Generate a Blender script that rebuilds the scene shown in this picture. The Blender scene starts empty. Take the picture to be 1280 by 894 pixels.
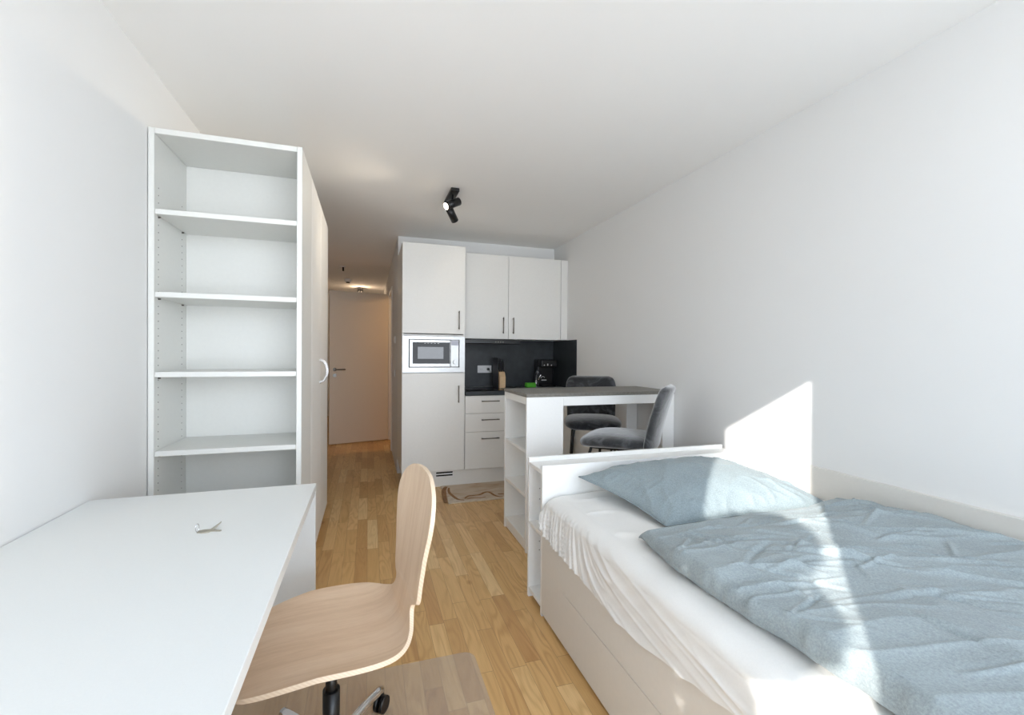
import bpy, bmesh, math, random
from mathutils import Vector, Matrix, noise
random.seed(7)
C = bpy.context.scene.collection
PI = math.pi

# ------------------------------------------------------------------ measured layout
XL, XR, H = -0.894, 2.051, 2.474        # room width, ceiling
YF, YW, XH = -0.45, 4.80, 0.2926        # window wall, kitchen wall, hall wall
YE = 9.6                                # end of hall
EYE = 1.25

# ------------------------------------------------------------------ materials
def lin(c):
    return tuple(((v/255)/12.92 if v/255 <= .04045 else ((v/255+.055)/1.055)**2.4) for v in c)

class NT:
    def __init__(s, name):
        s.m = bpy.data.materials.new(name); s.m.use_nodes = True
        s.t = s.m.node_tree; s.b = s.t.nodes['Principled BSDF']; s.out = s.t.nodes['Material Output']
    def n(s, typ, **kw):
        nd = s.t.nodes.new(typ)
        for k, v in kw.items():
            setattr(nd, k, v)
        return nd
    def l(s, a, b): s.t.links.new(a, b)
    def setin(s, nd, i, v):
        if hasattr(v, 'is_output'): s.l(v, nd.inputs[i])
        else: nd.inputs[i].default_value = v
    def math(s, op, a, b=0.0, c=None):
        nd = s.n('ShaderNodeMath', operation=op); s.setin(nd, 0, a); s.setin(nd, 1, b)
        if c is not None: s.setin(nd, 2, c)
        return nd.outputs[0]
    def comb(s, x, y, z):
        nd = s.n('ShaderNodeCombineXYZ'); s.setin(nd, 0, x); s.setin(nd, 1, y); s.setin(nd, 2, z); return nd.outputs[0]
    def noise(s, vec, scale, detail=3, rough=.5, dist=0.0):
        nd = s.n('ShaderNodeTexNoise'); nd.inputs['Scale'].default_value = scale; nd.inputs['Detail'].default_value = detail
        nd.inputs['Roughness'].default_value = rough; nd.inputs['Distortion'].default_value = dist
        if vec is not None: s.l(vec, nd.inputs['Vector'])
        return nd.outputs['Fac']
    def ramp(s, fac, stops):
        nd = s.n('ShaderNodeValToRGB'); e = nd.color_ramp.elements
        while len(e) < len(stops): e.new(.5)
        for k, (p, c) in enumerate(stops):
            e[k].position = p; e[k].color = (*c, 1)
        s.l(fac, nd.inputs[0]); return nd.outputs[0]
    def mix(s, fac, a, b, blend='MIX'):
        nd = s.n('ShaderNodeMix', data_type='RGBA', blend_type=blend)
        s.setin(nd, 0, fac)
        for i, v in ((6, a), (7, b)):
            if hasattr(v, 'is_output'): s.l(v, nd.inputs[i])
            else: nd.inputs[i].default_value = (*v, 1)
        return nd.outputs[2]
    def bump(s, h, strength=.2, dist=.01):
        nd = s.n('ShaderNodeBump'); nd.inputs['Strength'].default_value = strength; nd.inputs['Distance'].default_value = dist
        s.l(h, nd.inputs['Height']); s.l(nd.outputs[0], s.b.inputs['Normal'])
    def pos(s): return s.n('ShaderNodeNewGeometry').outputs['Position']
    def obj(s): return s.n('ShaderNodeTexCoord').outputs['Object']
    def set(s, **kw):
        names = dict(col='Base Color', rough='Roughness', metal='Metallic', spec='Specular IOR Level', alpha='Alpha', sheen='Sheen Weight')
        for k, v in kw.items():
            i = s.b.inputs[names[k]]
            if hasattr(v, 'is_output'): s.l(v, i)
            elif k == 'col': i.default_value = (*v, 1)
            else: i.default_value = v
        return s

def plain(name, c, rough=.5, metal=0.0, spec=.5, speck=.03, scale=60):
    """one colour with a faint procedural mottling"""
    t = NT(name); c = lin(c)
    f = t.noise(t.obj(), scale, 3)
    a = tuple(v*(1-speck) for v in c); b = tuple(min(1, v*(1+speck)) for v in c)
    t.set(col=t.ramp(f, [(.3, a), (.7, b)]), rough=rough, metal=metal, spec=spec)
    return t.m

def wall_mat(name, c, bump=.05):
    t = NT(name); p = t.pos(); c = lin(c)
    f = t.noise(p, 1.2, 3)
    t.set(col=t.ramp(f, [(.3, tuple(v*.985 for v in c)), (.7, c)]), rough=.9, spec=.2)
    t.bump(t.noise(p, 220, 3), bump, .003)
    return t.m

M = {}
M['wall'] = wall_mat('wall_paint', (230, 230, 229))
M['ceiling'] = wall_mat('ceiling_paint', (245, 244, 242))
M['laminate'] = plain('white_laminate', (236, 236, 234), .35, speck=.01)
M['laminate_warm'] = plain('kitchen_front_white', (228, 227, 223), .4, speck=.01)
M['shelfwhite'] = plain('bookcase_laminate', (219, 219, 215), .4, speck=.01)
M['bedwhite'] = plain('bed_laminate', (219, 216, 210), .4, speck=.01)
M['deskwhite'] = plain('desk_laminate', (222, 224, 223), .32, speck=.012, scale=400)
M['black'] = plain('black_metal', (22, 22, 23), .4, speck=.1)
M['blackplastic'] = plain('black_plastic', (14, 14, 15), .35, speck=.1)
M['darkgap'] = plain('dark_recess', (35, 34, 33), .8)
M['peg'] = plain('peg_hole_shadow', (120, 118, 112), .8)
M['steel'] = plain('brushed_steel', (165, 165, 164), .36, 1.0, speck=.04, scale=30)
M['handle'] = plain('handle_steel', (120, 115, 110), .35, .9, speck=.04)
M['nickel'] = plain('pale_nickel', (178, 172, 158), .4, .6)
M['chrome'] = plain('chrome', (225, 225, 228), .12, 1.0, speck=.01)
M['plasticwhite'] = plain('white_plastic', (228, 228, 228), .35, speck=.01)
M['handlewhite'] = plain('pale_bow_handle', (225, 226, 228), .25, .3, speck=.01)
M['glassblack'] = plain('black_glass', (8, 9, 10), .05, spec=.22, speck=.02)
M['glassreflect'] = plain('window_reflection_glass', (20, 24, 27), .05, spec=.75, speck=.02)  # paler blue-black, carries the reflected window in its colour
M['green'] = plain('green_foam', (74, 160, 40), .8, speck=.15, scale=300)
M['blockwood'] = plain('pale_block_wood', (214, 180, 138), .55, speck=.07, scale=40)
M['leaf'] = plain('leaf_green', (60, 92, 48), .6, speck=.2)
M['pot'] = plain('terracotta', (150, 96, 70), .8)
M['bark'] = plain('bark', (92, 74, 58), .9, speck=.2)
M['concrete'] = plain('balcony_concrete', (214, 213, 210), .9, speck=.05, scale=8)
M['doorpaint'] = plain('beige_door_paint', (214, 203, 188), .5, speck=.01)

# dark slate laminate (backsplash / worktop)
t = NT('slate_laminate'); f = t.noise(t.pos(), 9, 5, .6)
t.set(col=t.ramp(f, [(.3, lin((38, 42, 45))), (.7, lin((54, 58, 61)))]), rough=.38, spec=.4); M['slate'] = t.m
t = NT('grey_stone_top'); f = t.noise(t.pos(), 60, 5, .7)
t.set(col=t.ramp(f, [(.3, lin((98, 95, 88))), (.7, lin((126, 122, 114)))]), rough=.4, spec=.45); M['stone'] = t.m

# oak parquet: strips along Y, random lengths and tones
t = NT('oak_strip_parquet'); p = t.pos(); sep = t.n('ShaderNodeSeparateXYZ'); t.l(p, sep.inputs[0])
x, y = sep.outputs[0], sep.outputs[1]
W, L = .068, .52
sx = t.math('DIVIDE', x, W); ix = t.math('FLOOR', sx)
wn = t.n('ShaderNodeTexWhiteNoise', noise_dimensions='1D'); t.l(ix, wn.inputs['W'])
sy = t.math('ADD', t.math('DIVIDE', y, L), t.math('MULTIPLY', wn.outputs[0], 7.3)); iy = t.math('FLOOR', sy)
wn2 = t.n('ShaderNodeTexWhiteNoise', noise_dimensions='2D'); t.l(t.comb(ix, iy, 0), wn2.inputs['Vector'])
rnd = wn2.outputs[0]
fx = t.math('FRACT', sx); fy = t.math('FRACT', sy)
ex = t.math('MINIMUM', fx, t.math('SUBTRACT', 1.0, fx)); ey = t.math('MINIMUM', fy, t.math('SUBTRACT', 1.0, fy))
gap = t.math('MINIMUM', t.math('DIVIDE', ex, .012), t.math('DIVIDE', ey, .0022)); gap = t.math('MINIMUM', gap, 1.0)
rx = t.math('MULTIPLY', rnd, 90.0); ry = t.math('MULTIPLY', rnd, 37.0)
gvec = t.comb(t.math('ADD', t.math('MULTIPLY', x, 8.5), rx), t.math('ADD', t.math('MULTIPLY', y, 1.25), ry), rnd)
g1 = t.noise(gvec, 1.0, 2, .45, .35)
ring = t.math('ADD', t.math('MULTIPLY', t.math('SINE', t.math('MULTIPLY', g1, 75.0)), .5), .5)
ring = t.math('POWER', ring, 2.0)
patch = t.noise(t.comb(t.math('ADD', t.math('MULTIPLY', x, 6.0), ry), t.math('ADD', t.math('MULTIPLY', y, 1.6), rx), rnd), 1.0, 2)
fine = t.noise(t.comb(t.math('ADD', t.math('MULTIPLY', x, 230.0), rx), t.math('MULTIPLY', y, 7.0), rnd), 1.0, 3, .6)
base = t.ramp(rnd, [(0.0, lin((198, 154, 100))), (.25, lin((210, 169, 112))), (.6, lin((217, 177, 120))), (.85, lin((225, 189, 133))), (1.0, lin((232, 202, 150)))])
col = t.mix(t.math('MULTIPLY', ring, t.ramp(patch, [(.35, (.10, .10, .10)), (.65, (.62, .62, .62))])), base, t.mix(1.0, base, (.70, .60, .50), 'MULTIPLY'))
col = t.mix(.45, col, t.ramp(patch, [(.3, (.88, .85, .80)), (.7, (1.05, 1.05, 1.05))]), 'MULTIPLY')
col = t.mix(.35, col, t.ramp(fine, [(.35, (.84, .80, .75)), (.65, (1.06, 1.06, 1.06))]), 'MULTIPLY')
knotv = t.n('ShaderNodeTexVoronoi'); knotv.inputs['Scale'].default_value = 1.0
t.l(t.comb(t.math('MULTIPLY', x, 5.0), t.math('MULTIPLY', y, 2.6), 0.0), knotv.inputs['Vector'])
kn = t.ramp(knotv.outputs['Distance'], [(.0, (.45, .33, .24)), (.045, (.75, .65, .55)), (.09, (1, 1, 1))])
col = t.mix(.7, col, kn, 'MULTIPLY')
col = t.mix(t.math('SUBTRACT', 1.0, gap), col, lin((110, 76, 46)))
t.set(col=col, rough=.36, spec=.4); t.bump(gap, .15, .002); M['floor'] = t.m

# beech plywood
t = NT('beech_veneer'); p = t.obj(); sep = t.n('ShaderNodeSeparateXYZ'); t.l(p, sep.inputs[0])
v = t.comb(t.math('MULTIPLY', sep.outputs[0], 2.0), t.math('MULTIPLY', sep.outputs[1], 26.0), t.math('MULTIPLY', sep.outputs[2], 2.0))
f1 = t.noise(v, 1.0, 4, .6, 1.0)
f2 = t.noise(t.comb(t.math('MULTIPLY', sep.outputs[0], 30.0), t.math('MULTIPLY', sep.outputs[1], 420.0), t.math('MULTIPLY', sep.outputs[2], 30.0)), 1.0, 2)
col = t.ramp(f1, [(.28, lin((210, 180, 149))), (.5, lin((222, 194, 165))), (.75, lin((229, 204, 177)))])
col = t.mix(.3, col, t.ramp(f2, [(.35, (.86, .83, .8)), (.62, (1.03, 1.03, 1.03))]), 'MULTIPLY')
t.set(col=col, rough=.38, spec=.4); M['beech'] = t.m
t = NT('beech_ply_edge'); p = t.obj()
w = t.n('ShaderNodeTexWave', bands_direction='DIAGONAL'); w.inputs['Scale'].default_value = 60; t.l(p, w.inputs['Vector'])
t.set(col=t.ramp(w.outputs['Fac'], [(.2, lin((220, 197, 170))), (.8, lin((228, 207, 182)))]), rough=.5); M['beechedge'] = t.m

# bedding
def cloth(name, c, var, weave=900, rough=.9):
    t = NT(name); p = t.obj(); c = lin(c)
    f = t.noise(p, 190, 4, .8); f2 = t.noise(p, 5, 2)
    k = t.math('ADD', t.math('MULTIPLY', f, .8), t.math('MULTIPLY', f2, .2))
    t.set(col=t.ramp(k, [(.3, tuple(v*(1-var) for v in c)), (.7, tuple(min(1, v*(1+var)) for v in c))]), rough=rough, spec=.15, sheen=.15)
    t.bump(t.noise(p, weave, 2), .12, .0015)
    return t.m
M['duvet'] = cloth('grey_blue_melange_cotton', (147, 157, 160), .30)
M['pillow'] = cloth('grey_blue_melange_pillowcase', (139, 151, 155), .30)
M['sheet'] = cloth('white_cotton_sheet', (228, 227, 224), .03)
t = NT('grey_velvet'); p = t.obj(); f = t.noise(p, 9, 5, .65, 1.6)
t.set(col=t.ramp(f, [(.32, lin((32, 33, 35))), (.5, lin((48, 49, 51))), (.68, lin((84, 85, 88)))]), rough=.75, spec=.2)
t.b.inputs['Sheen Weight'].default_value = 1.0; t.b.inputs['Sheen Roughness'].default_value = .45; t.bump(t.noise(p, 25, 4), .25, .01); M['velvet'] = t.m

# rug: beige with brown flowing veins
t = NT('veined_beige_rug'); p = t.pos(); mp = t.n('ShaderNodeMapping'); mp.inputs['Scale'].default_value = (1.0, 2.6, 1); t.l(p, mp.inputs[0]); n1 = t.noise(mp.outputs[0], 1.9, 2, .5, .9)
a = t.math('ABSOLUTE', t.math('SUBTRACT', n1, .5))
col = t.ramp(a, [(.0, lin((176, 146, 116))), (.03, lin((186, 160, 132))), (.08, lin((196, 176, 152))), (.3, lin((190, 176, 160)))])
t.set(col=t.mix(.35, col, t.ramp(t.noise(p, 7, 4), [(.35, lin((176, 156, 134))), (.65, lin((208, 196, 182)))])), rough=.9); M['rug'] = t.m
t = NT('rug_pale_border'); t.set(col=t.ramp(t.noise(t.pos(), 30, 3), [(.3, lin((188, 172, 152))), (.7, lin((210, 196, 178)))]), rough=.9); M['rugedge'] = t.m

t = NT('rug_brown_vein'); t.set(col=t.ramp(t.noise(t.pos(), 45, 3), [(.3, lin((122, 84, 50))), (.7, lin((160, 118, 78)))]), rough=.9); M['rugvein'] = t.m
# translucent floor mat
t = NT('translucent_vinyl'); t.set(col=t.ramp(t.noise(t.pos(), 40, 2), [(.3, lin((208, 202, 192))), (.7, lin((220, 214, 204)))]), rough=.3, alpha=.2, spec=.5); M['vinyl'] = t.m
# window glass
t = NT('window_glass'); tr = t.n('ShaderNodeBsdfTransparent'); gl = t.n('ShaderNodeBsdfGlossy'); gl.inputs['Roughness'].default_value = .02
mx = t.n('ShaderNodeMixShader'); mx.inputs[0].default_value = .06
t.l(tr.outputs[0], mx.inputs[1]); t.l(gl.outputs[0], mx.inputs[2]); t.l(mx.outputs[0], t.out.inputs[0]); M['glass'] = t.m
def emit(name, c, s):
    t = NT(name); t.b.inputs['Emission Color'].default_value = (*lin(c), 1); t.b.inputs['Emission Strength'].default_value = s
    t.set(col=t.ramp(t.noise(t.obj(), 20, 1), [(.4, (.8, .8, .8)), (.6, (.82, .82, .82))])); return t.m
M['lampface'] = emit('lit_lamp_face', (255, 236, 200), 14)
M['display'] = plain('grey_display', (150, 152, 165), .2, speck=.03)

# ------------------------------------------------------------------ mesh helpers
class MB:
    def __init__(s): s.bm = bmesh.new()
    def box(s, x0, x1, y0, y1, z0, z1, bev=.0015, seg=1, mi=0):
        bm = s.bm
        vs = [bm.verts.new((x, y, z)) for z in (z0, z1) for y in (y0, y1) for x in (x0, x1)]
        fs = [bm.faces.new([vs[i] for i in q]) for q in ((0, 2, 3, 1), (4, 5, 7, 6), (0, 1, 5, 4), (2, 6, 7, 3), (0, 4, 6, 2), (1, 3, 7, 5))]
        for f in fs: f.material_index = mi
        if bev > 0:
            bev = min(bev, .45*min(abs(x1-x0), abs(y1-y0), abs(z1-z0)))
            es = list({e for f in fs for e in f.edges})
            r = bmesh.ops.bevel(bm, geom=es, offset=bev, segments=seg, affect='EDGES', profile=.5)
            for f in r['faces']: f.material_index = mi
        return s
    def cyl(s, p0, p1, r0, r1=None, n=20, cap=True, mi=0):
        r1 = r0 if r1 is None else r1
        p0, p1 = Vector(p0), Vector(p1); d = (p1-p0).normalized()
        a = d.orthogonal().normalized(); b = d.cross(a)
        A = [s.bm.verts.new(p0+(a*math.cos(2*PI*k/n)+b*math.sin(2*PI*k/n))*r0) for k in range(n)]
        B = [s.bm.verts.new(p1+(a*math.cos(2*PI*k/n)+b*math.sin(2*PI*k/n))*r1) for k in range(n)]
        for k in range(n):
            f = s.bm.faces.new((A[k], A[(k+1) % n], B[(k+1) % n], B[k])); f.smooth = True; f.material_index = mi
        if cap:
            f = s.bm.faces.new(A[::-1]); f.material_index = mi
            f = s.bm.faces.new(B); f.material_index = mi
        return s
    def tube(s, pts, r, n=10, closed=False, sm=1, mi=0):
        pts = [Vector(p) for p in pts]
        for _ in range(sm):                       # Chaikin smoothing
            q = [] if closed else [pts[0]]
            m = len(pts)
            for k in range(m if closed else m-1):
                a, b = pts[k], pts[(k+1) % m]
                q += [a.lerp(b, .25), a.lerp(b, .75)]
            if not closed: q.append(pts[-1])
            pts = q
        m = len(pts); rings = []; up = None
        for k in range(m):
            a = pts[(k-1) % m] if (closed or k > 0) else pts[k]; b = pts[(k+1) % m] if (closed or k < m-1) else pts[k]
            d = (b-a).normalized()
            if up is None: up = d.orthogonal().normalized()
            up = (up-d*up.dot(d)).normalized(); w = d.cross(up)
            rings.append([s.bm.verts.new(pts[k]+(up*math.cos(2*PI*j/n)+w*math.sin(2*PI*j/n))*r) for j in range(n)])
        for k in range(m if closed else m-1):
            A, B = rings[k], rings[(k+1) % m]
            for j in range(n):
                f = s.bm.faces.new((A[j], A[(j+1) % n], B[(j+1) % n], B[j])); f.smooth = True; f.material_index = mi
        if not closed:
            s.bm.faces.new(rings[0][::-1]); s.bm.faces.new(rings[-1])
        return s
    def prism(s, poly, axis, a, b, bev=0.0, mi=0):
        """polygon in the plane across axis (x: (y,z), y: (x,z), z: (x,y)) extruded from a to b"""
        def P(u, v, w): return {'x': (w, u, v), 'y': (u, w, v), 'z': (u, v, w)}[axis]
        A = [s.bm.verts.new(P(u, v, a)) for u, v in poly]; B = [s.bm.verts.new(P(u, v, b)) for u, v in poly]
        fs = [s.bm.faces.new(A), s.bm.faces.new(B[::-1])]
        n = len(poly)
        for k in range(n): fs.append(s.bm.faces.new((A[k], B[k], B[(k+1) % n], A[(k+1) % n])))
        for f in fs: f.material_index = mi
        if bev:
            es = list({e for f in fs for e in f.edges}); bmesh.ops.bevel(s.bm, geom=es, offset=bev, segments=1, affect='EDGES')
        return s
    def grid(s, fn, nu, nv, smooth=True, mi=0, closed_u=False):
        V = [[s.bm.verts.new(fn(i/nu, j/nv)) for j in range(nv+1)] for i in range(nu+(0 if closed_u else 1))]
        m = len(V)
        for i in range(nu):
            for j in range(nv):
                f = s.bm.faces.new((V[i][j], V[(i+1) % m][j], V[(i+1) % m][j+1], V[i][j+1])); f.smooth = smooth; f.material_index = mi
        return V
    def lathe(s, prof, c=(0, 0, 0), n=24, mi=0):
        c = Vector(c); R = []
        for r, z in prof: R.append([s.bm.verts.new(c+Vector((r*math.cos(2*PI*k/n), r*math.sin(2*PI*k/n), z))) for k in range(n)])
        for a, b in zip(R, R[1:]):
            for k in range(n):
                f = s.bm.faces.new((a[k], a[(k+1) % n], b[(k+1) % n], b[k])); f.smooth = True; f.material_index = mi
        s.bm.faces.new(R[0][::-1]); s.bm.faces.new(R[-1]); return s

def root_of(p):
    while p.parent: p = p.parent
    return p
def obj(name, mb, mats, parent=None, local=False, sub=0, solid=0):
    bm = mb.bm; bmesh.ops.recalc_face_normals(bm, faces=bm.faces[:])
    if parent is not None and not local: off = root_of(parent).location.copy()
    elif parent is None and not local:
        xs = [v.co for v in bm.verts]
        off = Vector(((min(v.x for v in xs)+max(v.x for v in xs))/2, (min(v.y for v in xs)+max(v.y for v in xs))/2, min(v.z for v in xs)))
    else: off = Vector((0, 0, 0))
    for v in bm.verts: v.co -= off
    me = bpy.data.meshes.new(name); bm.to_mesh(me); bm.free()
    for m in (mats if isinstance(mats, (list, tuple)) else [mats]): me.materials.append(m)
    o = bpy.data.objects.new(name, me); C.objects.link(o)
    if parent is not None: o.parent = parent
    else: o.location = off
    if solid:
        k = o.modifiers.new('solid', 'SOLIDIFY'); k.thickness = solid; k.offset = 0
    if sub:
        k = o.modifiers.new('sub', 'SUBSURF'); k.levels = sub; k.render_levels = sub
    return o
def tag(o, label, cat, group=None):
    o['label'] = label; o['category'] = cat
    if group: o['group'] = group
    return o
def thing(name, label, cat, loc, rotz=0, group=None):
    o = bpy.data.objects.new(name, None); o.empty_display_size = .1; C.objects.link(o)
    o.location = loc; o.rotation_euler = (0, 0, rotz); return tag(o, label, cat, group)
def struct(name, mb, m, parent=None):
    o = obj(name, mb, m, parent)
    if parent is None: o['kind'] = 'structure'
    return o
def bx(*a, **k): return MB().box(*a, **k)

# ------------------------------------------------------------------ the setting
T = .12; WT = .05
struct('floor', bx(XL-T, XR+T, YF-WT, YE+T, -.1, 0, bev=0), M['floor'])
struct('ceiling', bx(XL-T, XR+T, YF-WT, YE+T, H, H+.1, bev=0), M['ceiling'])
struct('wall_left', bx(XL-T, XL, YF, YE, 0, H, bev=0), M['wall'])
struct('wall_right', bx(XR, XR+T, YF, YE, 0, H, bev=0), M['wall'])
struct('wall_kitchen', bx(XH, XR, YW, YW+.1, 0, H, bev=0), M['wall'])
# hall side wall with the bathroom doorway
DY0, DY1, DZ = 5.93, 6.74, 2.115
m = MB().box(XH, XH+.1, YW+.1, DY0, 0, H, bev=0).box(XH, XH+.1, DY1, YE, 0, H, bev=0).box(XH, XH+.1, DY0, DY1, DZ, H, bev=0)
struct('wall_hall', m, M['wall'])
struct('wall_hall_end', bx(XL, XR, YE, YE+T, 0, H, bev=0), M['wall'])
# door lining of the bathroom doorway
m = MB().box(XH-.012, XH+.112, DY0-.002, DY0+.05, 0, DZ, bev=.003).box(XH-.012, XH+.112, DY1-.03, DY1-.001, 0, DZ, bev=.003).box(XH-.012, XH+.112, DY0, DY1, DZ-.04, DZ-.001, bev=.003)
struct('trim_1', m, M['laminate_warm'])
# bathroom leaf standing open across the hall
hx, hy = XH-.02, 6.715
dd = thing('door_1', 'x', 'door', (hx, hy, 0), 0)
for k in ('label', 'category'): del dd[k]
dd['kind'] = 'structure'
dd.rotation_euler = (0, 0, math.atan2(-.19, -.775))
leaf = obj('door_leaf', MB().box(0, .80, -.02, .02, .012, 2.105, bev=.003), M['doorpaint'], dd, local=True)
m = MB(); sgn = 1
m.cyl((.73, .018, 1.03), (.73, .028, 1.03), .024).cyl((.73, .028, 1.03), (.73, .065, 1.03), .009).tube([(.73, .062, 1.03), (.70, .066, 1.03), (.60, .066, 1.03)], .009)
obj('door_handle', m, M['handle'], dd, local=True)
m = MB().cyl((.73, .018, .95), (.73, .027, .95), .024).cyl((.73, .027, .953), (.73, .028, .953), .006)
obj('lock_rosette', m, M['steel'], dd, local=True)

# window wall behind the camera
ws = [(-.854, -.218), (.02, 1.90)]; WZ0, WZ1 = .06, 2.404
m = MB()
for a, b in ((XL, ws[0][0]), (ws[0][1], ws[1][0]), (ws[1][1], XR)): m.box(a, b, YF-WT, YF, 0, H, bev=0)
for a, b in ws: m.box(a, b, YF-WT, YF, WZ1, H, bev=0).box(a, b, YF-WT, YF, 0, WZ0, bev=0)
struct('wall_window', m, M['wall'])
for k, (a, b) in enumerate(ws):
    e = thing('window_%d' % (k+1), 'x', 'window', ((a+b)/2, YF, WZ0))
    for q in ('label', 'category'): del e[q]
    e['kind'] = 'structure'
    m = MB(); fw = .03
    m.box(a+.0005, b-.0005, YF-WT+.004, YF-.004, WZ0, WZ0+fw).box(a+.0005, a+.006, YF-WT+.012, YF-.012, WZ0+fw, WZ1-.006).box(b-.006, b-.0005, YF-WT+.012, YF-.012, WZ0+fw, WZ1-.006).box(a+.0005, b-.0005, YF-WT+.012, YF-.012, WZ1-.006, WZ1-.0005)
    obj('window_frame', m, M['plasticwhite'], e)
    obj('pane', bx(a+.006, b-.006, YF-.028, YF-.020, WZ0+fw, WZ1-.006, bev=0), M['glass'], e)
# balcony outside: slab, and an added partition that blocks the sun
struct('balcony_floor', bx(-4, 4, -3.2, YF-WT, -.16, -.05, bev=0), M['concrete'])
struct('wall_sun_block', bx(-.205, -.14, -2.75, YF-WT-.002, -.05, 2.9, bev=0), M['concrete'])

# ------------------------------------------------------------------ bookcase at the end of the wardrobe
XS, YS, ZST = -.2945, 2.2765, 2.204
bk = thing('bookcase', 'tall white open bookcase with empty shelves between desk and wardrobe', 'bookcase', (-.595, 2.45, 0))
BD = 2.640; BX0 = XL+.004; th = .022
def peg(mb, x, y0s, z0, z1, dirx):
    z = z0
    while z < z1:
        for y in y0s: mb.cyl((x, y, z), (x+dirx*.0008, y, z), .0028, n=8, mi=1)
        z += .032
m = MB().box(BX0, BX0+th, YS, BD, 0, ZST); peg(m, BX0+th, (2.318, 2.575), .2, 1.98, 1); obj('side_panel', m, [M['shelfwhite'], M['peg']], bk)
m = MB().box(XS-th, XS, YS, BD, 0, ZST); peg(m, XS-th, (2.318, 2.575), .2, 1.98, -1); obj('side_panel', m, [M['shelfwhite'], M['peg']], bk)
obj('top_panel', bx(BX0+th+.0005, XS-th-.0005, YS+.001, BD, ZST-.024, ZST), M['shelfwhite'], bk)
obj('back_panel', bx(BX0+th+.0005, XS-th-.0005, BD-.01, BD, .06, ZST-.025, bev=0), M['shelfwhite'], bk)
for z in (1.862, 1.508, 1.165, .825, .45, .09):
    sf = obj('shelf', bx(BX0+th+.001, XS-th-.001, YS+.004, BD-.011, z-.023, z), M['shelfwhite'], bk)
    if z > .5:
        for yy in (2.318, 2.575): obj('shelf_pin', MB().cyl((BX0+th, yy, z-.028), (BX0+th+.009, yy, z-.028), .0035, n=10), M['handle'], sf)
obj('plinth', bx(BX0+th+.001, XS-th-.001, YS+.02, YS+.036, 0, .066), M['shelfwhite'], bk)

# wardrobe
YSE = 3.673
wd = thing('wardrobe', 'tall white two-door wardrobe with bow handles behind the bookcase', 'wardrobe', (-.595, 3.16, 0))
obj('carcass', bx(BX0, XS-.022, BD+.003, YSE, .10, ZST), M['laminate'], wd)
obj('plinth', bx(BX0, XS-.05, BD+.004, YSE-.01, 0, .099), M['laminate'], wd)
obj('side_filler', bx(XS-.021, XS, BD+.003, 2.690, .10, ZST), M['laminate'], wd)
for y0, y1, hyy in ((2.693, 3.143, 3.105), (3.147, 3.672, 3.185)):
    d = obj('door', bx(XS-.0205, XS, y0, y1, .103, ZST), M['laminate'], wd)
    hm = MB().tube([(XS, hyy, 1.205), (XS+.022, hyy, 1.20), (XS+.038, hyy, 1.165), (XS+.042, hyy, 1.135), (XS+.038, hyy, 1.105), (XS+.022, hyy, 1.07), (XS, hyy, 1.065)], .0055, n=10, sm=2)
    hm.cyl((XS, hyy, 1.205), (XS+.004, hyy, 1.205), .010).cyl((XS, hyy, 1.065), (XS+.004, hyy, 1.065), .010)
    obj('handle', hm, M['handlewhite'], d)

# ------------------------------------------------------------------ desk, key, swivel chair, mat
dk = thing('desk', 'large white desk along the left wall with a solid end panel', 'desk', (-.54, 1.2, 0))
DX0, DX1, DY_, DYE, DZt = XL+.003, -.188, .46, 1.866, .7492
obj('tabletop', bx(DX0, DX1, DY_, DYE, DZt-.030, DZt, bev=.002, seg=2), M['deskwhite'], dk)
obj('end_panel', bx(DX0, DX1, DYE-.03, DYE, 0, DZt-.0305, bev=.002), M['deskwhite'], dk)
obj('end_panel', bx(DX0, DX1, DY_, DY_+.03, 0, DZt-.0305, bev=.002), M['deskwhite'], dk)
obj('modesty_panel', bx(DX0+.01, DX0+.028, DY_+.031, DYE-.031, .35, DZt-.0305), M['deskwhite'], dk)

kz = DZt+.0005
ky = thing('key', 'small metal key on a ring lying on the white desk', 'key', (-.425, 1.445, kz))
m = MB()
prof = [(-.024, -.004), (-.010, -.008), (.004, -.007), (.010, -.003), (.034, -.006), (.035, -.003), (.014, .002), (.028, .012), (.027, .015), (.004, .006), (-.012, .007), (-.024, .003)]
m.prism([(-.425+a, 1.445+b) for a, b in prof], 'z', kz, kz+.0025)
for v in m.bm.verts: v.co.y = 1.4445+(v.co.y-1.4445)*1.7
for v in m.bm.verts:                                   # the bitted blade is tilted up off the desk
    dx = v.co.x+.425
    if v.co.y > 1.456 and dx > .01: v.co.z += (dx-.008)*.75
obj('blade', m, M['nickel'], ky)
cx, cy = -.4495, 1.4445
m = MB().tube([(cx+.0045*math.sin(a)*.6, cy+.0055*math.sin(a), kz+.0115+.0115*-math.cos(a)+.0012) for a in [2*PI*k/14 for k in range(14)]], .0011, n=8, closed=True)
obj('ring', m, M['chrome'], ky)

ch = thing('swivel_chair', 'beech plywood swivel chair tucked under the white desk', 'chair', (-.098, 1.395, 0), math.radians(8))
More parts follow.
